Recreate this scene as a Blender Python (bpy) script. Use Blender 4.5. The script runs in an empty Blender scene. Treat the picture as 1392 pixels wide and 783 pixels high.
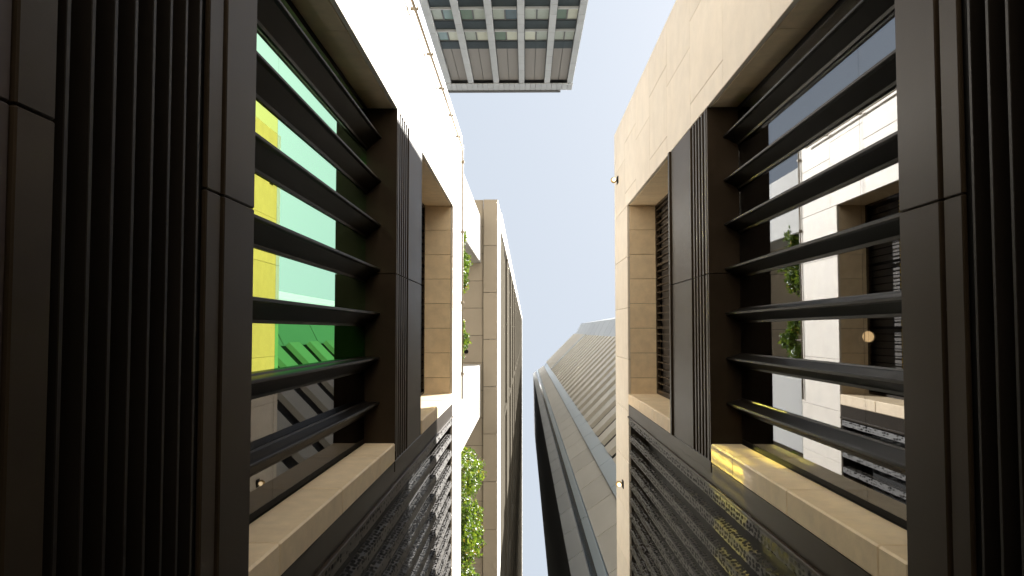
import bpy, bmesh, math, random
from mathutils import Vector, Matrix

random.seed(7)
scene = bpy.context.scene
col = scene.collection
ZC = 1.5                                   # eye height; every height below is metres above the eye

# ------------------------------------------------------------------ camera
F_PX, W_PX, H_PX = 1150.0, 1392.0, 783.0
CX, CY = W_PX / 2, H_PX / 2
ZEN = (713.5, 450.0)                       # where the plumb lines meet in the photograph
up_c = Vector((ZEN[0] - CX, ZEN[1] - CY, F_PX)).normalized()
x_c = Vector((1, 0, 0)); x_c = (x_c - up_c * x_c.dot(up_c)).normalized()
y_c = up_c.cross(x_c)
M = Matrix((x_c, y_c, up_c))               # camera (right, down, forward) -> world
right, down, fwd = M @ Vector((1, 0, 0)), M @ Vector((0, 1, 0)), M @ Vector((0, 0, 1))
cam_d = bpy.data.cameras.new('camera')
cam_d.sensor_width = 36.0
cam_d.lens = 36.0 * F_PX / W_PX
cam_d.clip_start, cam_d.clip_end = 0.05, 3000
cam = bpy.data.objects.new('camera', cam_d)
mw = Matrix((right, -down, -fwd)).transposed().to_4x4()
mw.translation = (0, 0, ZC)
cam.matrix_world = mw
col.objects.link(cam)
scene.camera = cam

# ------------------------------------------------------------------ sky, sun, exposure
SUN = Vector((1.0, -0.60, 1.49)).normalized()
elev = math.asin(SUN.z)
azim = math.atan2(SUN.x, SUN.y)
world = bpy.data.worlds.new('World')
scene.world = world
world.use_nodes = True
nt = world.node_tree
nt.nodes.clear()
sky = nt.nodes.new('ShaderNodeTexSky')
sky.sky_type = 'NISHITA'
sky.sun_disc = False
sky.sun_elevation = elev
sky.sun_rotation = azim
sky.air_density, sky.dust_density, sky.ozone_density = 1.0, 1.5, 1.0
haze = nt.nodes.new('ShaderNodeMix'); haze.data_type = 'RGBA'
haze.inputs[0].default_value = 0.76
haze.inputs[7].default_value = (3.05, 3.28, 3.42, 1)      # thin bright overcast veil over the blue
nt.links.new(sky.outputs[0], haze.inputs[6])
bg = nt.nodes.new('ShaderNodeBackground')
bg.inputs[1].default_value = 0.060
wo = nt.nodes.new('ShaderNodeOutputWorld')
nt.links.new(haze.outputs[2], bg.inputs[0])
nt.links.new(bg.outputs[0], wo.inputs[0])

sun_d = bpy.data.lights.new('sun', 'SUN')
sun_d.energy = 5.0
sun_d.angle = math.radians(0.5)
sun_d.color = (1.0, 0.965, 0.905)
sun = bpy.data.objects.new('sun', sun_d)
sun.rotation_euler = SUN.to_track_quat('Z', 'Y').to_euler()
sun.location = SUN * 300
col.objects.link(sun)

scene.view_settings.view_transform = 'Standard'
scene.view_settings.look = 'None'
scene.view_settings.gamma = 1
scene.view_settings.use_curve_mapping = False
scene.view_settings.exposure = 2.08
scene.render.engine = 'CYCLES'
scene.cycles.use_denoising = True
scene.cycles.max_bounces = 10
scene.cycles.diffuse_bounces = 5
scene.cycles.glossy_bounces = 6
scene.cycles.transparent_max_bounces = 24
scene.cycles.sample_clamp_indirect = 0.0
scene.cycles.blur_glossy = 0.085
scene.cycles.use_guiding = True           # path guiding finds the sun glints thrown back by the coated panes
scene.cycles.use_surface_guiding = True
scene.cycles.use_volume_guiding = False
scene.cycles.guiding_training_samples = 128
scene.cycles.caustics_reflective = True

# ------------------------------------------------------------------ materials
def mat(name, base, rough=0.6, var=0.0, noise=0.0, nscale=4.0, metallic=0.0, spec=0.5, bump=0.0,
        bscale=60.0, stretch=(1, 1, 1), tint=None, coat=0.0):
    """Principled material: base colour, per-object variation, soft mottling, fine relief."""
    m = bpy.data.materials.new(name); m.use_nodes = True
    t = m.node_tree; n = t.nodes; l = t.links
    p = n['Principled BSDF']
    p.inputs['Roughness'].default_value = rough
    p.inputs['Metallic'].default_value = metallic
    p.inputs['Specular IOR Level'].default_value = spec
    if coat: p.inputs['Coat Weight'].default_value = coat; p.inputs['Coat Roughness'].default_value = 0.15
    p.inputs['Base Color'].default_value = (*base, 1)
    tc = n.new('ShaderNodeTexCoord')
    mp = n.new('ShaderNodeMapping'); mp.inputs['Scale'].default_value = stretch
    oi = n.new('ShaderNodeObjectInfo')
    addv = n.new('ShaderNodeVectorMath'); addv.operation = 'ADD'
    mulv = n.new('ShaderNodeVectorMath'); mulv.operation = 'SCALE'; mulv.inputs[3].default_value = 37.0
    comb = n.new('ShaderNodeCombineXYZ')
    for i in range(3): l.new(oi.outputs['Random'], comb.inputs[i])
    l.new(comb.outputs[0], mulv.inputs[0])
    l.new(tc.outputs['Object'], mp.inputs[0])
    l.new(mp.outputs[0], addv.inputs[0]); l.new(mulv.outputs[0], addv.inputs[1])
    if var or noise:
        nz = n.new('ShaderNodeTexNoise'); nz.inputs['Scale'].default_value = nscale
        nz.inputs['Detail'].default_value = 7; nz.inputs['Roughness'].default_value = 0.65
        l.new(addv.outputs[0], nz.inputs['Vector'])
        mr = n.new('ShaderNodeMapRange')
        mr.inputs[1].default_value, mr.inputs[2].default_value = 0.25, 0.75
        mr.inputs[3].default_value, mr.inputs[4].default_value = 1 - noise, 1 + noise
        l.new(nz.outputs[0], mr.inputs[0])
        mv = n.new('ShaderNodeMapRange')
        mv.inputs[3].default_value, mv.inputs[4].default_value = 1 - var, 1 + var
        l.new(oi.outputs['Random'], mv.inputs[0])
        mm = n.new('ShaderNodeMath'); mm.operation = 'MULTIPLY'
        l.new(mr.outputs[0], mm.inputs[0]); l.new(mv.outputs[0], mm.inputs[1])
        mx = n.new('ShaderNodeVectorMath'); mx.operation = 'SCALE'
        mx.inputs[0].default_value = base
        if tint:
            mc = n.new('ShaderNodeMix'); mc.data_type = 'RGBA'
            mc.inputs[6].default_value = (*base, 1); mc.inputs[7].default_value = (*tint, 1)
            nz2 = n.new('ShaderNodeTexNoise'); nz2.inputs['Scale'].default_value = nscale * 0.4
            l.new(addv.outputs[0], nz2.inputs['Vector'])
            l.new(nz2.outputs[0], mc.inputs[0]); l.new(mc.outputs[2], mx.inputs[0])
        l.new(mm.outputs[0], mx.inputs[3])
        l.new(mx.outputs[0], p.inputs['Base Color'])
        rr = n.new('ShaderNodeMapRange')
        rr.inputs[3].default_value, rr.inputs[4].default_value = max(0.03, rough - 0.08), min(1, rough + 0.08)
        l.new(nz.outputs[0], rr.inputs[0]); l.new(rr.outputs[0], p.inputs['Roughness'])
    if bump:
        nb = n.new('ShaderNodeTexNoise'); nb.inputs['Scale'].default_value = bscale; nb.inputs['Detail'].default_value = 5
        l.new(addv.outputs[0], nb.inputs['Vector'])
        b = n.new('ShaderNodeBump'); b.inputs['Strength'].default_value = bump; b.inputs['Distance'].default_value = 0.01
        l.new(nb.outputs[0], b.inputs['Height']); l.new(b.outputs[0], p.inputs['Normal'])
    return m

def glass(name, refl, trans, rough=0.0, wav=0.0):
    """Window pane: a mirror share of its own colour plus what is seen through it."""
    m = bpy.data.materials.new(name); m.use_nodes = True
    t = m.node_tree; n = t.nodes; l = t.links
    n.clear()
    g = n.new('ShaderNodeBsdfGlossy'); g.inputs['Color'].default_value = (*refl, 1); g.inputs['Roughness'].default_value = rough
    tr = n.new('ShaderNodeBsdfTransparent'); tr.inputs['Color'].default_value = (*trans, 1)
    a = n.new('ShaderNodeAddShader'); o = n.new('ShaderNodeOutputMaterial')
    if wav:
        tc = n.new('ShaderNodeTexCoord'); nz = n.new('ShaderNodeTexNoise'); nz.inputs['Scale'].default_value = 0.9
        nz.inputs['Detail'].default_value = 1
        b = n.new('ShaderNodeBump'); b.inputs['Strength'].default_value = wav; b.inputs['Distance'].default_value = 0.02
        l.new(tc.outputs['Object'], nz.inputs['Vector']); l.new(nz.outputs[0], b.inputs['Height'])
        l.new(b.outputs[0], g.inputs['Normal'])
    l.new(g.outputs[0], a.inputs[0]); l.new(tr.outputs[0], a.inputs[1]); l.new(a.outputs[0], o.inputs[0])
    return m

def emit(name, colr, s):
    m = bpy.data.materials.new(name); m.use_nodes = True
    n = m.node_tree.nodes; n.clear()
    e = n.new('ShaderNodeEmission'); e.inputs[0].default_value = (*colr, 1); e.inputs[1].default_value = s
    o = n.new('ShaderNodeOutputMaterial'); m.node_tree.links.new(e.outputs[0], o.inputs[0])
    return m

STONE = mat('cream_limestone', (0.665, 0.615, 0.54), 0.62, var=0.055, noise=0.09, nscale=5, bump=0.10, bscale=90, tint=(0.65, 0.58, 0.49))
TAN = mat('tan_sandstone', (0.79, 0.645, 0.445), 0.6, var=0.05, noise=0.12, nscale=9, bump=0.12, bscale=120, tint=(0.70, 0.54, 0.35))
CORE = mat('mortar_backing', (0.10, 0.085, 0.07), 0.9)
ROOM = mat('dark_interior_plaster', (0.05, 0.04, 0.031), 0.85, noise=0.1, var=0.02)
BRONZE = mat('dark_bronze_metal', (0.030, 0.0208, 0.0128), 0.42, var=0.12, noise=0.30, nscale=1.6, bump=0.02, bscale=200, spec=0.09, stretch=(1, 1, 0.25))
BLACK = mat('black_metal', (0.004, 0.0036, 0.0032), 0.6, spec=0.12, noise=0.1, var=0.05)
FINM = mat('fin_bronze', (0.0060, 0.0047, 0.0035), 0.44, spec=0.12, var=0.05, noise=0.1, nscale=3, stretch=(1, 1, 0.2))
SCREENM = mat('matt_black_slat', (0.004, 0.0035, 0.003), 0.95, spec=0.0)
SLATM = mat('blackened_slat', (0.011, 0.0085, 0.0065), 0.45, spec=0.12, var=0.15, noise=0.2, nscale=2)
UMBER = mat('red_brown_panel', (0.024, 0.011, 0.008), 0.6, noise=0.1, var=0.03)
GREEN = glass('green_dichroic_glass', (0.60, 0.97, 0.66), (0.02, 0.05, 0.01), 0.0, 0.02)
DEEP = glass('dichroic_glass_green_reflection', (0.20, 0.80, 0.22), (0.01, 0.05, 0.01), 0.0, 0.02)  # deeper tint paints the reflected green roof into this pane
LIME = glass('dichroic_glass_lime_reflection', (0.80, 0.93, 0.22), (0.04, 0.05, 0.01), 0.0, 0.02)  # lime tint paints the facing cream wall's reflection into the glass
CLEAR = glass('clear_reflective_glass', (0.215, 0.225, 0.24), (0.36, 0.34, 0.31), 0.0, 0.02)
CLEAR_D = glass('plain_smoked_glass', (0.15, 0.15, 0.155), (0.30, 0.30, 0.29), 0.0, 0.02)
BRASS = mat('brushed_brass', (0.50, 0.33, 0.13), 0.45, metallic=1.0)
WARM = emit('warm_lamp', (1.0, 0.74, 0.42), 0.9)
YELLOW = glass('yellow_coated_glass', (0.84, 0.74, 0.14), (0.02, 0.02, 0.01))
CONC = mat('white_painted_concrete', (0.36, 0.355, 0.34), 0.75, var=0.04, noise=0.06, nscale=1.5, bump=0.1)
PAVE = mat('paving_stone', (0.40, 0.37, 0.32), 0.8, noise=0.15, var=0.05, nscale=2)

def perforated(name):
    m = bpy.data.materials.new(name); m.use_nodes = True
    t = m.node_tree; n = t.nodes; l = t.links
    p = n['Principled BSDF']
    p.inputs['Base Color'].default_value = (0.026, 0.020, 0.0145, 1); p.inputs['Roughness'].default_value = 0.5
    tc = n.new('ShaderNodeTexCoord'); oi = n.new('ShaderNodeObjectInfo')
    sc_ = n.new('ShaderNodeVectorMath'); sc_.operation = 'MULTIPLY'; sc_.inputs[1].default_value = (38, 38, 16)
    ad = n.new('ShaderNodeVectorMath'); ad.operation = 'ADD'
    cb = n.new('ShaderNodeCombineXYZ'); mu = n.new('ShaderNodeMath'); mu.operation = 'MULTIPLY'; mu.inputs[1].default_value = 50
    l.new(oi.outputs['Random'], mu.inputs[0]); l.new(mu.outputs[0], cb.inputs[2])
    l.new(tc.outputs['Object'], sc_.inputs[0]); l.new(sc_.outputs[0], ad.inputs[0]); l.new(cb.outputs[0], ad.inputs[1])
    v = n.new('ShaderNodeTexVoronoi'); v.inputs['Scale'].default_value = 1.0; v.inputs['Randomness'].default_value = 0.45
    l.new(ad.outputs[0], v.inputs['Vector'])
    c = n.new('ShaderNodeMath'); c.operation = 'GREATER_THAN'; c.inputs[1].default_value = 0.47
    l.new(v.outputs['Distance'], c.inputs[0]); l.new(c.outputs[0], p.inputs['Alpha'])
    return m
PERF = perforated('perforated_bronze_sheet')

# ------------------------------------------------------------------ helpers
WL = {}                                     # world location of each parent (parents carry no rotation)
def base_of(parent): return WL.get(parent, Vector((0, 0, 0)))

def tag(o, label, cat, group=None):
    o['label'] = label; o['category'] = cat
    if group: o['group'] = group
    return o

def empty(name, loc):
    o = bpy.data.objects.new(name, None); o.empty_display_size = 0.2
    o.location = loc; WL[o] = Vector(loc); col.objects.link(o); return o

def link(name, me, m, parent, loc, rot=None):
    o = bpy.data.objects.new(name, me)
    if m is not None and not me.materials: me.materials.append(m)
    loc = Vector(loc)
    if parent is not None: o.parent = parent
    o.location = loc - base_of(parent)
    if rot: o.rotation_euler = rot
    WL[o] = loc
    col.objects.link(o)
    return o

_cache = {}
def box_mesh(dx, dy, dz, m, bev):
    key = (round(dx, 4), round(dy, 4), round(dz, 4), m.name, bev)
    if key in _cache: return _cache[key]
    bm = bmesh.new(); bmesh.ops.create_cube(bm, size=1)
    for v in bm.verts: v.co = (v.co.x * dx, v.co.y * dy, v.co.z * dz)
    if bev:
        bmesh.ops.bevel(bm, geom=list(bm.edges), offset=min(bev, 0.3 * min(dx, dy, dz)), segments=1, affect='EDGES')
    me = bpy.data.meshes.new('box'); bm.to_mesh(me); bm.free(); me.materials.append(m)
    _cache[key] = me
    return me

def box(name, m, parent, x0, x1, y0, y1, z0, z1, bev=0.0):
    """Heights are given above the eye."""
    if x0 > x1: x0, x1 = x1, x0
    return link(name, box_mesh(x1 - x0, y1 - y0, z1 - z0, m, bev), m, parent,
                ((x0 + x1) / 2, (y0 + y1) / 2, (z0 + z1) / 2 + ZC))

def boxes(name, m, parent, lst, bev=0.0, kind=None):
    """Several butted boxes as one part."""
    bm = bmesh.new()
    for (x0, x1, y0, y1, z0, z1) in lst:
        if x0 > x1: x0, x1 = x1, x0
        r = bmesh.ops.create_cube(bm, size=1)
        for v in r['verts']:
            v.co = ((x0 + x1) / 2 + v.co.x * (x1 - x0), (y0 + y1) / 2 + v.co.y * (y1 - y0), (z0 + z1) / 2 + ZC + v.co.z * (z1 - z0))
    c = Vector((sum(v.co.x for v in bm.verts), sum(v.co.y for v in bm.verts), sum(v.co.z for v in bm.verts))) / len(bm.verts)
    for v in bm.verts: v.co -= c
    me = bpy.data.meshes.new(name); bm.to_mesh(me); bm.free(); me.materials.append(m)
    return link(name, me, m, parent, c)

def extrude_z(name, m, parent, prof, z0, z1):
    """Closed plan outline (x, y) extruded between two heights."""
    cx = sum(p[0] for p in prof) / len(prof); cy = sum(p[1] for p in prof) / len(prof)
    area = sum(prof[i][0] * prof[(i + 1) % len(prof)][1] - prof[(i + 1) % len(prof)][0] * prof[i][1] for i in range(len(prof)))
    if area < 0: prof = prof[::-1]
    n = len(prof); h = (z1 - z0) / 2
    vs = [(x - cx, y - cy, -h) for x, y in prof] + [(x - cx, y - cy, h) for x, y in prof]
    fs = [tuple(range(n))[::-1], tuple(range(n, 2 * n))] + [(i, (i + 1) % n, n + (i + 1) % n, n + i) for i in range(n)]
    me = bpy.data.meshes.new(name); me.from_pydata(vs, [], fs); me.update(); me.materials.append(m)
    return link(name, me, m, parent, (cx, cy, (z0 + z1) / 2 + ZC))

def tube_mesh(r0, r1, h, seg=16):
    bm = bmesh.new(); bmesh.ops.create_cone(bm, cap_ends=True, segments=seg, radius1=r0, radius2=r1, depth=h)
    me = bpy.data.meshes.new('tube'); bm.to_mesh(me); bm.free()
    for p in me.polygons: p.use_smooth = len(p.vertices) == 4
    return me

# ------------------------------------------------------------------ ground
bm = bmesh.new(); bmesh.ops.create_grid(bm, x_segments=1, y_segments=1, size=900)
me = bpy.data.meshes.new('ground'); bm.to_mesh(me); bm.free()
g = link('ground', me, mat('pale_plaza_paving', (0.40, 0.37, 0.32), 0.85, noise=0.08, nscale=0.5), None, (0, 0, 0)); g['kind'] = 'structure'
al = boxes('pavement', PAVE, None, [(-0.86, 1.24, -14, 14, -1.5 + 0.004, -1.5 + 0.02)]); al['kind'] = 'structure'

# ------------------------------------------------------------------ the two stone buildings that frame the alley
FIN_Y = [-1.36 + 0.31 * k for k in range(7)]
def boutique(side, a, zf, depth, yend, label, panes, upper_glass):
    X = lambda d: side * (a + d)
    B = empty('boutique_building', (X(depth / 2), 0.5, 0)); tag(B, label, 'building', 'pair of stone buildings facing across the alley')
    def bx(name, m, par, d0, d1, y0, y1, z0, z1, bev=0.0): return box(name, m, par, X(d0), X(d1), y0, y1, z0, z1, bev)
    def bxs(name, m, par, lst): return boxes(name, m, par, [(X(d0), X(d1), y0, y1, z0, z1) for d0, d1, y0, y1, z0, z1 in lst])
    Y0, YI, YJ = -2.80, -1.57, 0.775           # corner, opening edge, jamb
    # backing walls
    wall = bxs('wall', CORE, B, [
        (0.032, depth, Y0 + .032, YI - .032, 2.40, 11.98),
        (0.032, depth, YI - .030, yend, 10.585, 11.98),
        (0.14, depth, Y0 + .032, yend, -1.49, 2.30),
        (0.42, depth, YJ + .14, yend, 2.40, 10.58),
        (1.75, depth, YI - .030, YJ + .138, 2.40, 10.58)])
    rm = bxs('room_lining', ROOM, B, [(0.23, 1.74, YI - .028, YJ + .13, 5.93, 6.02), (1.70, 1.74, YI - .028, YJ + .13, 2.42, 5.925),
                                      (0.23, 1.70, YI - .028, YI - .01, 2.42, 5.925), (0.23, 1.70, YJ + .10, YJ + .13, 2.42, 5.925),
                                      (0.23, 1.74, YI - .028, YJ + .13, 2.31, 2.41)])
    # stone cladding, panel by panel
    J = 0.004
    def panel(d0, d1, y0, y1, z0, z1, bev=0.003):
        e = random.uniform(-0.0008, 0.0008)
        bx('stone_panel', STONE, wall, d0 + e if d0 == 0 else d0, d1, y0 + J / 2, y1 - J / 2, z0 + J / 2, z1 - J / 2, bev)
    zs = [zf - 0.1] + [z for z in [3.27 + 1.07 * k for k in range(9)] if z < 11.9] + [12.0]
    for k in range(len(zs) - 1):
        cuts = [Y0, -2.40, -1.75, YI] if k % 2 else [Y0, -2.20, YI]
        for i in range(len(cuts) - 1): panel(0, .03, cuts[i], cuts[i + 1], zs[k], zs[k + 1])
    y = YI; k = 0
    while y < yend - .01:                       # parapet above the openings
        y2 = min(yend, y + .64); panel(0, .03, y, y2, 10.55, 12.0); y = y2
    for k in range(len(zs) - 1):                # return wall round the corner
        d = 0.032
        st = .64 if k % 2 else .96
        while d < depth - .05:
            d2 = min(depth, d + st); st = .64 * 2
            bx('stone_panel', STONE, wall, d + .002, d2 - .002, Y0, Y0 + .03, zs[k] + .002, zs[k + 1] - .002, .003); d = d2
    for k in range(len(zs) - 1):                # reveal on the corner side of the openings
        z0, z1 = zs[k], min(zs[k + 1], 10.55)
        if z1 <= 5.9: bx('stone_panel', TAN, wall, .032, .213, YI - .03, YI, z0 + .002, z1 - .002, .003)
        elif z0 < 5.9: bx('stone_panel', TAN, wall, .032, .213, YI - .03, YI, z0 + .002, 5.888, .003)
        if z1 > 7.5: bx('stone_panel', TAN, wall, .032, .40, YI - .03, YI, max(z0, 7.4) + .002, z1 - .002, .003)
    y = YI
    while y < YJ - .01:                          # soffit over the upper opening
        y2 = min(YJ + .12, y + .307)
        if YJ + .12 - y2 < .1: y2 = YJ + .12
        bx('stone_panel', TAN, wall, .032, .41, y + .002, y2 - .002, 10.55, 10.582, .003); y = y2
    jz = [zf + .02, 3.13, 4.20, 5.28, 5.888]      # stone jamb blocks on the far side, lower and upper bay
    for i in range(len(jz) - 1): bx('jamb_stone', TAN, wall, -.002, .213, YJ, YJ + .13, jz[i] + .002, jz[i + 1] - .002, .008)
    jz = [7.42, 8.45, 9.5, 10.546]
    for i in range(len(jz) - 1): bx('jamb_stone', TAN, wall, -.002, .40, YJ, YJ + .13, jz[i] + .002, jz[i + 1] - .002, .008)
    # lower bay window: panes behind vertical fins
    win = bx('window_frame', BLACK, B, .216, .228, YI, YI + .03, 2.45, 5.885)
    bx('window_jamb', BLACK, win, .216, .228, YJ - .03, YJ, 2.45, 5.885)
    ed = [YI + .032] + FIN_Y + [YJ - .032]
    for i in range(len(ed) - 1):
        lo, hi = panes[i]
        bx('pane', lo, win, .214, .220, ed[i] + .001, ed[i + 1] - .001, 2.45, 3.758)  # split follows the reflected roof edge; lower tint carries the painted wall reflection
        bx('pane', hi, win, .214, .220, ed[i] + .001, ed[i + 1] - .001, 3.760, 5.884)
    for y in FIN_Y:
        wp, wm = (.088, .016) if side < 0 else (.064, .040)
        pr = [(.212, -wm), (.206, -wm), (.202, -wm + .008), (.128, -.011), (.112, -.008), (.109, -.005),
              (.109, .005), (.112, .008), (.128, .011), (.202, wp - .014), (.206, wp), (.212, wp)]
        extrude_z('fin', FINM, win, [(X(d), y + q) for d, q in pr], 2.45, 5.886)
    bx('window_head', BRONZE, win, -.001, .22, YI + .002, -.402, 5.89, 5.92, .002)
    bx('window_head', BRONZE, win, -.001, .22, -.398, YJ + .06, 5.89, 5.92, .002)
    # dark metal band between the two bays
    band = bxs('band', BLACK, B, [(.045, 1.74, YI + .004, YJ + .135, 5.93 + .1, 7.36 if side > 0 else 7.30)])
    for (y0, y1) in ((YI + .003, -.402), (-.398, YJ + .12)):
        bx('trim', BRONZE, band, -.004, .04, y0, y1, 5.925, 5.985, .003)
        for k in range(4):
            z = 6.06 + .105 * k
            bx('band_slat', BRONZE, band, .000, .042, y0, y1, z, z + .045, .003)
        bx('band_panel', BRONZE, band, -.003, .042, y0, y1, 6.485, 7.33 if side > 0 else 7.275, .004)
        bx('trim', BRONZE, band, -.020 if side > 0 else -.002, .05, y0, y1, 7.345 if side > 0 else 7.285, 7.41 if side > 0 else 7.325, .004)
    # jamb lining in metal beside the band, and the frame strip next to the screen
    strip = bxs('frame_strip', BRONZE, B, [(.004, .30, YJ + .132, YJ + .272, zf - .02, 10.545)])
    bx('frame_strip_cover', BRONZE, strip, -.001, .20, YJ + .122, YJ + .20, 5.895, 7.415, .004)
    bx('frame_edge', BRONZE, strip, -.014, .06, YJ + .273, YJ + .293, zf - .02, 10.54, .003)
    # upper bay: slatted screen and its glass
    scr = bxs('slat_screen_frame', BRONZE, B, [(.35, .39, YI + .005, YJ - .005, 7.37, 7.43), (.35, .39, YI + .005, YJ - .005, 10.47, 10.545),
                                               (.35, .39, YI + .005, YI + .035, 7.432, 10.468), (.35, .39, YJ - .035, YJ - .005, 7.432, 10.468)])
    y = YI + .07; k = 0
    while y < YJ - .06:
        wd = .030 if k % 9 == 8 else (.014 if side > 0 else .009)
        bx('screen_slat', SCREENM if side < 0 else BRONZE, scr, (.345 if k % 9 == 8 else .352), (.385 if side > 0 else .370), y, y + wd, 7.433, 10.467); y += .085; k += 1
    bx('pane', CLEAR_D, scr, .42, .426, YI - .02, YJ + .12, 7.40, 8.898)
    bx('pane', upper_glass, scr, .42, .426, YI - .02, YJ + .12, 8.90, 9.75)
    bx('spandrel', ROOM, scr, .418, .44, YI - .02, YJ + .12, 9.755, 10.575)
    # pleated perforated screen
    back = bxs('screen_backing', BLACK, B, [(.24, .26, YJ + .28, yend, zf - .05, 10.54)])
    y = YJ + .30; n = 0
    pme = None
    while y < yend - .1:
        if pme is None:
            h = (10.53 - zf) / 2
            vs, fs = [], []
            pts = [(.060, 0.0), (.012, .014), (.004, .078), (.022, .090)]
            for t_ in (0, .003):
                for (d, q) in pts:
                    vs += [(side * (d + t_), q, -h), (side * (d + t_), q, h)]
            m_ = len(pts)
            for s_ in range(2):
                for i in range(m_ - 1):
                    b = s_ * 2 * m_ + 2 * i
                    fs.append((b, b + 1, b + 3, b + 2) if s_ else (b, b + 2, b + 3, b + 1))
            pme = bpy.data.meshes.new('screen_blade'); pme.from_pydata(vs, [], fs); pme.update(); pme.materials.append(PERF)
        link('screen_blade', pme, PERF, back, (side * a, y, (zf + 10.53) / 2 + ZC)); y += .19; n += 1
    # fascia over the shopfront and the horizontal slats below it
    fas = bxs('fascia', BLACK, B, [(.012, .14, Y0 + .01, yend, zf - .42, zf - .03)])
    ys = [Y0, -2.0, -.40, 1.20, 2.8, 4.4, 6.0, yend]
    ys = [q for q in ys if q < yend - .05] + [yend]
    for i in range(len(ys) - 1):
        bx('fascia_panel', BRONZE, fas, -.012, .012, ys[i] + .0015, ys[i + 1] - .0015, zf - .275, zf, .004)
        bx('fascia_panel', BRONZE, fas, -.006, .011, ys[i] + .0015, ys[i + 1] - .0015, zf - .40, zf - .292, .004)
    for k in range(12):
        yb = ys[0] + .25 + k * .62
        if yb < yend: bx('screw', BLACK, fas, -.0, .012, yb, yb + .008, zf - .288, zf - .28)
    cl = bxs('slat_cladding', BLACK, B, [(.10, .139, Y0 + .01, yend, zf - 1.20, zf - .43)])
    for k in range(8):
        z = zf - .452 - .0955 * k
        bx('cladding_slat', SLATM, cl, .0, .10, Y0 + .01, yend, z - .009, z + .008, .002)
        bx('cladding_rib', BLACK, cl, .055, .10, Y0 + .01, yend, z - .055, z - .045, .002)
    for i in range(len(ys) - 1):
        yo = .05
        bx('base_panel', BRONZE, cl, -.004, .12, ys[i] + .001, ys[i + 1] - .001, zf - 1.29, zf - 1.165, .004)
        bx('base_panel', UMBER, cl, .004, .12, ys[i] + .001, ys[i + 1] - .001, -1.48, zf - 1.295, .004)
    bx('roof_coping', STONE, wall, .032, depth, Y0 + .032, yend, 11.982, 12.0)
    return B

AL, AR = 0.90, 1.28
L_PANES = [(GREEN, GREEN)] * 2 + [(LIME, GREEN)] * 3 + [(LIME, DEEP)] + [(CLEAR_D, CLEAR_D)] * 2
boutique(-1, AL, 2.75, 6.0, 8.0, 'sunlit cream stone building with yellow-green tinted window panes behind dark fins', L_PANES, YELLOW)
boutique(+1, AR, 2.87, 2.7, 5.0, 'shaded cream stone building with clear panes and a glowing ceiling spotlight inside', [(CLEAR, CLEAR)] * 8, CLEAR_D)

# ------------------------------------------------------------------ conduit on the sunlit corner
P = empty('wall_conduit', (-AL + .05, -2.5, 3.0 + ZC)); tag(P, 'thin vertical conduit pipe clipped along the corner of the sunlit stone building', 'pipe')
PIPE = mat('tan_pipe', (0.26, 0.22, 0.165), 0.5)
link('pipe', tube_mesh(.014, .014, 8.5), PIPE, P, (-AL + .05, -2.5, 7.25 + ZC))
bme = box_mesh(.065, .026, .03, PIPE, .005)
for k in range(8): link('bracket', bme, PIPE, P, (-AL + .045, -2.5, 3.2 + 1.08 * k + ZC))
P = empty('roof_edge_pipe', (-AL + .02, 0, 11.9 + ZC)); tag(P, 'slim tan pipe along the roof edge of the sunlit stone building', 'pipe')
o = link('pipe', tube_mesh(.012, .012, 3.6), PIPE, P, (-AL + .02, -.85, 11.9 + ZC), (math.pi / 2, 0, 0))
for k in range(4): link('bracket', box_mesh(.05, .04, .04, PIPE, .005), PIPE, P, (-AL + .018, -2.4 + 1.0 * k, 11.9 + ZC))

# ------------------------------------------------------------------ wall spotlights on the shaded parapet
def wall_spot(y, z, label):
    R = empty('wall_spotlight', (AR, y, z + ZC)); tag(R, label, 'spotlight', 'small wall spotlights on the parapet')
    box('backplate', BLACK, R, AR - .012, AR - .0015, y - .05, y + .05, z - .07, z + .07, .003)
    a_ = link('arm', tube_mesh(.01, .01, .06), BRASS, R, (AR - .04, y, z + ZC), (0, math.pi / 2, 0))
    bm = bmesh.new(); bmesh.ops.create_uvsphere(bm, u_segments=16, v_segments=10, radius=.042)
    for v in bm.verts: v.co.z *= 1.15
    me = bpy.data.meshes.new('head'); bm.to_mesh(me); bm.free()
    for p in me.polygons: p.use_smooth = True
    h = link('head', me, BRASS, R, (AR - .058, y, z + ZC))
    link('lens', tube_mesh(.026, .026, .02), WARM, h, (AR - .058, y, z - .045 + ZC))
wall_spot(-2.07, 11.55, 'brass ball spotlight on the plain stone above the corner end of the opening')
wall_spot(1.99, 11.15, 'brass ball spotlight on the stone strip beside the pleated screen')

# ------------------------------------------------------------------ interior ceiling lamps seen through the panes
def ceiling_spot(x, y, lit, tilt, label):
    z = 5.93
    R = empty('ceiling_spotlight', (x, y, z + ZC)); tag(R, label, 'spotlight', 'ceiling spotlights behind the window panes')
    link('stem', tube_mesh(.008, .008, .08), BLACK, R, (x, y, z - .04 + ZC))
    D = mat('lamp_can', (0.16, 0.13, 0.10), 0.4)
    h = link('can', tube_mesh(.048, .048, .12, 20), D, R, (x, y, z - .12 + ZC), (tilt, 0.25, 0))
    h['label'] = 'round metal lamp can'
    ln = bpy.data.objects.new('lens', tube_mesh(.037, .037, .012, 20)); ln.data.materials.append(WARM if lit else BLACK)
    ln.parent = h; ln.location = (0, 0, -.058); col.objects.link(ln)
ceiling_spot(2.33, .05, True, -.2, 'glowing round ceiling spotlight behind the clear panes')
ceiling_spot(2.46, -.88, False, 1.1, 'unlit ceiling spotlight tilted sideways behind the clear panes')
ceiling_spot(-1.93, .80, True, .2, 'glowing ceiling spotlight behind the plain smoked panes')

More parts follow.
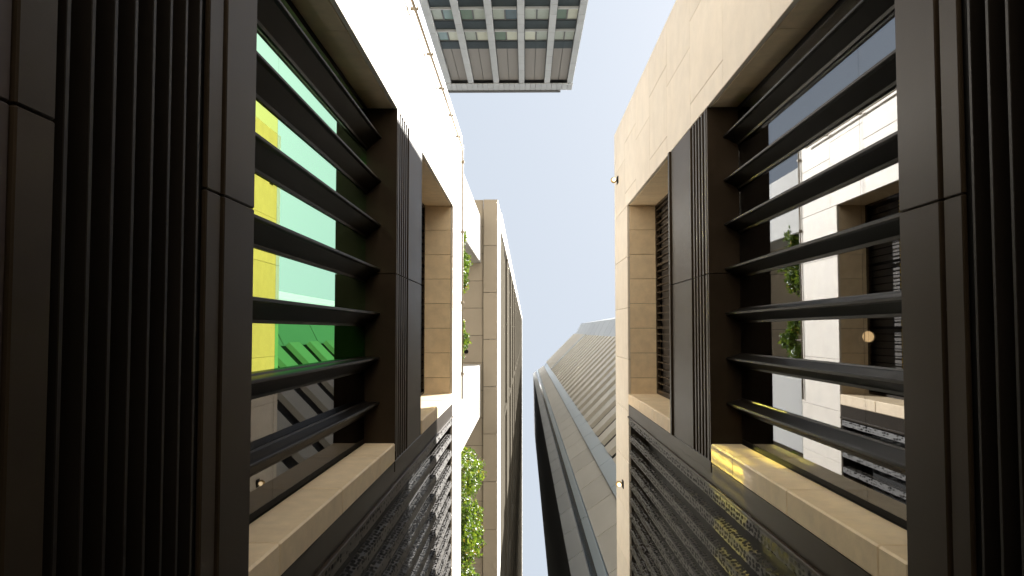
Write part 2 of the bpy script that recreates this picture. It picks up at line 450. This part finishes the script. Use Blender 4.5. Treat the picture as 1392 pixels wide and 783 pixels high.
# ------------------------------------------------------------------ tower that rises on piers from the sunlit building's roof
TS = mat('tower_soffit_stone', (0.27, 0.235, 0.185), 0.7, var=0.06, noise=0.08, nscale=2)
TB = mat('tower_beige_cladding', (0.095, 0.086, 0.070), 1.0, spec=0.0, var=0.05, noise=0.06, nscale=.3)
TW = mat('tower_white_trim', (0.74, 0.72, 0.68), 0.55, var=0.03)
TG = mat('tower_recess_cladding', (0.075, 0.068, 0.056), 1.0, spec=0.0)
T = empty('tower_on_piers', (-4.5, 6, 12.0 + ZC)); tag(T, 'tall beige tower on white piers above the sunlit building, with hanging plants below', 'tower')
ZS, XT, YT = 17.3, -.557, -2.72
core = boxes('tower_wall', TG, T, [(XT - .18, -9, YT + .2, 60, ZS + .06, 165)])
for (x0, x1, st, off) in ((XT - .005, -.85, .96, .55), (-.857, -1.55, .56, .2), (-1.557, -3.2, 1.12, .3)):
    y = YT + .01 if x0 > -1 else YT + .45
    while y < 9:
        y2 = y + st
        box('soffit_panel', TS, core, x0, x1, y + .004, y2 - .004, ZS + (0 if x0 > -.6 else .05), ZS + .08, .004); y = y2
boxes('soffit_panel', TS, core, [(XT - .01, -9, 9.02, 60, ZS, ZS + .055), (-3.21, -9, YT + .45, 9, ZS + .02, ZS + .055)])
box('edge_beam', TW, core, XT - .17, XT, YT, 60, ZS + .085, ZS + 2.1, .01)
box('corner_pilaster', TW, core, XT - .18, XT + .02, YT - .01, YT + .42, ZS + 2.11, 165)
z = ZS + 2.6; k = 0
while z < 160:
    box('ledge', TB, core, XT - .175, XT - .012 - .05 * (k % 2), YT + .43, 60, z, z + 3.25, .01); z += 3.6; k += 1
for k in range(9):
    yy = YT + 5 + 6.1 * k
    box('mullion', TB, core, XT - .178, XT - .005, yy, yy + .12, ZS + 2.7, 160)
box('crown_band', TW, core, XT - .2, XT + .03, YT - .02, 60, 160.2, 166)
for (y0, y1) in ((-2.33, -1.40), (.68, 1.72), (6.2, 7.3)):
    pr_ = box('pier', CONC, T, -AL, -1.36, y0, y1, 12.003, ZS + .047, .012)
    box('joint', BLACK, pr_, -AL + .0005, -.92, y0 + .002, y1 - .002, 14.69, 14.70)
for y in (-1.17, .42, 2.2):
    d = link('downlight', tube_mesh(.045, .045, .02, 16), BLACK, T, (-1.2, y, ZS + .042 + ZC))
boxes('terrace_wall', TS, T, [(-3.2, -3.4, YT + .5, 8, 12.003, ZS + .04)])

# ------------------------------------------------------------------ shrubs on the roof terrace
LEAFS = []
for i, c in enumerate([(0.070, 0.125, 0.016), (0.12, 0.18, 0.025), (0.035, 0.075, 0.013), (0.15, 0.13, 0.03)]):
    m = mat('leaf_green_%d' % i, c, 0.45, var=0.1, noise=0.2, nscale=8)
    t = m.node_tree; p = t.nodes['Principled BSDF']
    tl = t.nodes.new('ShaderNodeBsdfTranslucent'); tl.inputs[0].default_value = (c[0] * 2.2, c[1] * 1.9, c[2], 1)
    mx = t.nodes.new('ShaderNodeMixShader'); mx.inputs[0].default_value = .35
    out = [n for n in t.nodes if n.type == 'OUTPUT_MATERIAL'][0]
    t.links.new(p.outputs[0], mx.inputs[1]); t.links.new(tl.outputs[0], mx.inputs[2]); t.links.new(mx.outputs[0], out.inputs[0])
    LEAFS.append(m)
BARK = mat('shrub_bark', (0.10, 0.075, 0.05), 0.9, noise=0.2)
def shrub(x, y, lumps, n, label, lx=.021):
    R = empty('terrace_shrub', (x, y, 12.003 + ZC)); tag(R, label, 'shrub', 'shrubs growing along the roof terrace')
    vs, fs, mi = [], [], []
    zmax = 0
    for (dx, dy, dz, r, share) in lumps:
        zmax = max(zmax, dz)
        for _ in range(int(n * 1.7 * share)):
            u = Vector((random.gauss(0, 1), random.gauss(0, 1), random.gauss(0, 1))).normalized()
            rr = r * random.uniform(.35, 1.0) ** .45 * (1 + .22 * math.sin(7 * u.x + 5 * u.z + dz * 9) + .15 * math.sin(13 * u.y + 3 * dy))
            c = Vector((dx, dy, dz)) + Vector((u.x * rr * .75, u.y * rr, u.z * rr * 1.25))
            nrm = (u + Vector((random.gauss(0, .6), random.gauss(0, .6), random.gauss(0, .6)))).normalized()
            tng = nrm.orthogonal().normalized(); tng.rotate(Matrix.Rotation(random.uniform(0, 6.28), 3, nrm))
            bt = nrm.cross(tng)
            s = lx * random.uniform(.7, 1.4); b = len(vs)
            vs += [c - tng * s * 1.5, c + bt * s * .7 + nrm * s * .15, c + tng * s * 1.5 - nrm * s * .25, c - bt * s * .7 + nrm * s * .15]
            fs += [(b, b + 1, b + 2), (b, b + 2, b + 3)]
            k = random.choices((0, 1, 2, 3), (5, 3, 4, .6))[0]; mi += [k, k]
    me = bpy.data.meshes.new('crown'); me.from_pydata([tuple(v) for v in vs], [], fs)
    for m in LEAFS: me.materials.append(m)
    for p, k in zip(me.polygons, mi): p.material_index = k
    o = link('crown', me, None, R, (x, y, 12.003 + ZC))
    bm = bmesh.new()
    for (dx, dy, dz, r, share) in lumps:
        a0 = Vector((0, dy * .35, 0)); a1 = Vector((dx, dy, dz))
        ax = (a1 - a0); q = ax.to_track_quat('Z', 'Y')
        rr = bmesh.ops.create_cone(bm, cap_ends=True, segments=6, radius1=.03, radius2=.008, depth=ax.length)
        bmesh.ops.rotate(bm, verts=rr['verts'], cent=(0, 0, 0), matrix=q.to_matrix())
        bmesh.ops.translate(bm, verts=rr['verts'], vec=(a0 + a1) / 2)
    me = bpy.data.meshes.new('stem'); bm.to_mesh(me); bm.free()
    link('stem', me, BARK, R, (x, y, 12.003 + ZC))
shrub(-1.02, -1.05, [(0.02, -.35, .5, .17, .3), (.03, 0, .75, .2, .35), (0.05, .3, .45, .19, .35)], 1400, 'small leafy shrub on the roof terrace beside the higher-set white pier')
shrub(-1.02, .12, [(0.02, -.22, .5, .15, .3), (.05, 0.02, .7, .16, .35), (0.0, .25, .5, .16, .35)], 1200, 'small sparse shrub on the roof terrace between the two white piers')
shrub(-1.04, 2.35, [(0, -.25, .6, .30, .2), (.05, -.12, 1.3, .34, .25), (.03, .02, 2.1, .36, .25), (.05, .1, 2.8, .33, .2), (.05, .3, .6, .3, .2)], 5200, 'tall dense green shrub right beside the white pier')
shrub(-1.04, 3.20, [(.03, -.1, .7, .34, .3), (.06, .1, 1.5, .36, .3), (.04, .1, 2.3, .32, .25), (.15, -.05, 2.7, .2, .1), (.05, .2, 3.0, .26, .1)], 5200, 'tall uneven green shrub in the middle of the terrace row')
shrub(-1.04, 4.15, [(0.03, -.1, .7, .36, .3), (.06, .15, 1.5, .36, .3), (.02, .1, 2.3, .32, .3), (.05, .3, 2.9, .26, .1)], 4800, 'tall dense green shrub at the end of the terrace row')

# ------------------------------------------------------------------ tower with square windows across the street
TF = 20.2; TH = 70.0
k_ = TF * F_PX
XA, XB = -106.0 / F_PX * TH, 64.0 / F_PX * TH
PIL = mat('pale_grey_granite', (0.43, 0.44, 0.44), 0.5, var=0.06, noise=0.06, nscale=1.0)
GRIL = mat('grey_ribbed_panel', (0.235, 0.215, 0.19), 0.55, var=0.03, noise=0.05, stretch=(30, 1, 1), nscale=1)
SPAN = mat('dark_spandrel_glass', (0.022, 0.034, 0.038), 0.45, var=0.2, spec=0.2)
FRAME = mat('dark_window_metal', (0.10, 0.10, 0.10), 0.5)
CURT = [mat('pane_pale_blind', (0.55, 0.56, 0.45), 0.3, noise=0.06), mat('pane_green_glass', (0.14, 0.22, 0.18), 0.08, spec=0.8),
        mat('pane_blue_glass', (0.09, 0.15, 0.19), 0.08, spec=0.8), mat('pane_grey_curtain', (0.36, 0.40, 0.34), 0.3, noise=0.1)]
O = empty('office_tower', ((XA + XB) / 2, -TF - 8, 0)); tag(O, 'grey office tower with square windows between pale granite piers under a flat roof', 'tower')
ow = boxes('tower_wall', FRAME, O, [(XA + .15, XB - .15, -TF - 16, -TF - .35, -1.5, TH - .6)])
nb = 5
bay = (XB - XA) / nb; pw = .44
z_low = 38.0
def zz(off): return k_ / off
FLH = 3.98; top_panels = zz(385.5)
for i in range(nb + 1):
    xc = XA + bay * i
    xc = min(max(xc, XA + pw / 2), XB - pw / 2)
    z = TH - 1.92
    pm = boxes('granite_pier', PIL, O, [(xc - pw / 2 + .03, xc + pw / 2 - .03, -TF - .34, -TF - .04, -1.5, TH - .7)])
    while z > z_low:
        z2 = z - 1.66
        box('granite_block', PIL, pm, xc - pw / 2, xc + pw / 2, -TF - .30, -TF, z2 + .025, z - .015, .01); z = z2
for i in range(nb):
    x0 = XA + bay * i + pw / 2 + .05; x1 = XA + bay * (i + 1) - pw / 2 - .05
    if i == 0: x0 += pw / 2
    if i == nb - 1: x1 -= pw / 2
    xm = (x0 + x1) / 2
    for (q0, q1) in ((x0, xm - .02), (xm + .02, x1)):      # ribbed plant-room panels under the roof
        pm = box('louvre_panel', GRIL, O, q0, q1, -TF - .34, -TF - .22, top_panels + .02, zz(342) - .02)
    z = top_panels
    f = 0
    while z > z_low:
        box('spandrel', SPAN, O, x0, x1, -TF - .34, -TF - .20, z - 1.52, z - .04)
        zw = z - 1.55
        wn = boxes('window', FRAME, O, [(x0, x1, -TF - .34, -TF - .24, zw - 2.3, zw - 2.2), (x0, x1, -TF - .34, -TF - .24, zw - .08, zw),
                                         (xm - .04, xm + .04, -TF - .34, -TF - .24, zw - 2.2, zw - .08)])
        for (q0, q1) in ((x0, xm - .045), (xm + .045, x1)):
            box('pane', random.choices(CURT, (4, 3, 2, 4))[0], wn, q0, q1, -TF - .33, -TF - .29, zw - 2.19, zw - .085)
        box('sill', PIL, wn, x0, x1, -TF - .30, -TF - .06, zw - 2.42, zw - 2.305, .01)
        z -= FLH; f += 1
rf = boxes('roof_slab', PIL, O, [(XA - .05, XB + .05, -TF - 16, -TF - .01, TH - .58, TH - .06)])
n = 24
for i in range(n):
    w_ = (XB - XA + .1) / n
    box('cornice_panel', PIL, rf, XA - .05 + w_ * i + .012, XA - .05 + w_ * (i + 1) - .012, -TF - .008, -TF + .05, TH - 1.9, TH - .05, .012)
boxes('roof_edge', FRAME, rf, [(XA - .02, XB - .9, -TF - .6, -TF + .16, TH + .01, TH + .30)])

# ------------------------------------------------------------------ angular tower with louvred side beyond the shaded building
HB = 160.0
P1, P0, C, E_, E2, FF = (1.8, 19.2), (1.55, 8.0), (4.2, 6.1), (9.5, .75), (10.6, -1.35), (46.5, -7.9)
GREY = mat('grey_metal_cladding', (0.38, 0.40, 0.42), 0.38, metallic=0.3, var=0.05, noise=0.06, nscale=.4)
LGREY = mat('light_grey_cladding', (0.38, 0.40, 0.42), 0.4, var=0.04, noise=0.05, nscale=.3)
BLUEM = mat('blue_grey_metal', (0.30, 0.38, 0.46), 0.3, metallic=0.4, var=0.04, noise=0.05, nscale=.3)
BEIG = mat('beige_panel', (0.42, 0.40, 0.36), 0.5, var=0.06, noise=0.08, nscale=.5)
BEIG2 = mat('beige_louvre', (0.50, 0.47, 0.41), 0.5, var=0.05, noise=0.08, nscale=.3)
DGL = mat('dark_tower_glass', (0.045, 0.048, 0.054), 0.5, spec=0.2)
A = empty('angular_tower', (15, 14, 0)); tag(A, 'angular glass and metal tower with a louvred slanting side beyond the shaded building', 'tower')
body = extrude_z('tower_wall', DGL, A, [P1, P0, C, E_, E2, FF, (46.5, 19.2)], -1.5, HB - .5)
def seg_part(name, m, par, a, b, t0, t1, out0, out1, z0, z1):
    """A slab on the plan line a-b between fractions t0 and t1, standing out0..out1 metres proud of it."""
    a, b = Vector(a), Vector(b); d = b - a
    n = Vector((d.y, -d.x)).normalized()
    if n.dot(-a) < 0: n = -n
    p, q = a + d * t0, a + d * t1
    return extrude_z(name, m, par, [tuple(p + n * out0), tuple(q + n * out0), tuple(q + n * out1), tuple(p + n * out1)], z0, z1)
def strip(m, t0, t1, out, step, tag_name, gap=.10):
    z = 8.0
    while z < HB - 1:
        z2 = min(z + step, HB - .6); seg_part(tag_name, m, body, P0, C, t0, t1, .003, out, z + gap, z2); z = z2
strip(GREY, .0, .19, .10, 3.6, 'grey_panel')
seg_part('glass_strip', mat('blue_tower_glass', (0.06, 0.09, 0.13), 0.1, spec=0.9), body, P0, C, .20, .27, .002, .03, 6, HB - .6)
seg_part('blue_fin', BLUEM, body, P0, C, .275, .36, .002, .18, 6, HB - .6)
strip(BEIG, .37, .76, .08, 4.4, 'beige_panel')
strip(BLUEM, .77, .995, .16, 5.4, 'blue_panel', .06)
seg_part('louvre_gap_shade', BLACK, body, C, E_, .003, .999, .004, .045, 8, HB - .7)  # added black sheet standing in for the shade between the louvres
z = 10.0; k = 0
while z < 128:
    seg_part('louvre', BEIG2, body, C, E_, .004, .998, .05, .30, z, z + 1.9); z += 3.9; k += 1
seg_part('pale_rail', LGREY, body, C, E_, .002, .999, .05, .5, 128.2, 129.8)
z = 131.0
while z < HB - 2:
    seg_part('louvre', BEIG2, body, C, E_, .004, .998, .05, .40, z, z + 1.6); z += 2.4
z = 20.0
while z < HB - 1:
    seg_part('grey_panel', LGREY, body, E_, E2, .01, .99, .003, .06, z, z + 6.8); z += 7.0
z = 20.0
while z < HB - 1:
    for q in range(6):
        seg_part('grey_panel', LGREY if q % 2 else GREY, body, E2, FF, q / 6 + .002, (q + 1) / 6 - .002, .003, .06, z, min(z + 6.8, HB - .55))
    z += 7.0
rf = extrude_z('roof_coping', LGREY, body, [P1, P0, C, E_, E2, FF, (46.5, 19.2)], HB - .48, HB + .6)
bpy.context.view_layer.update()
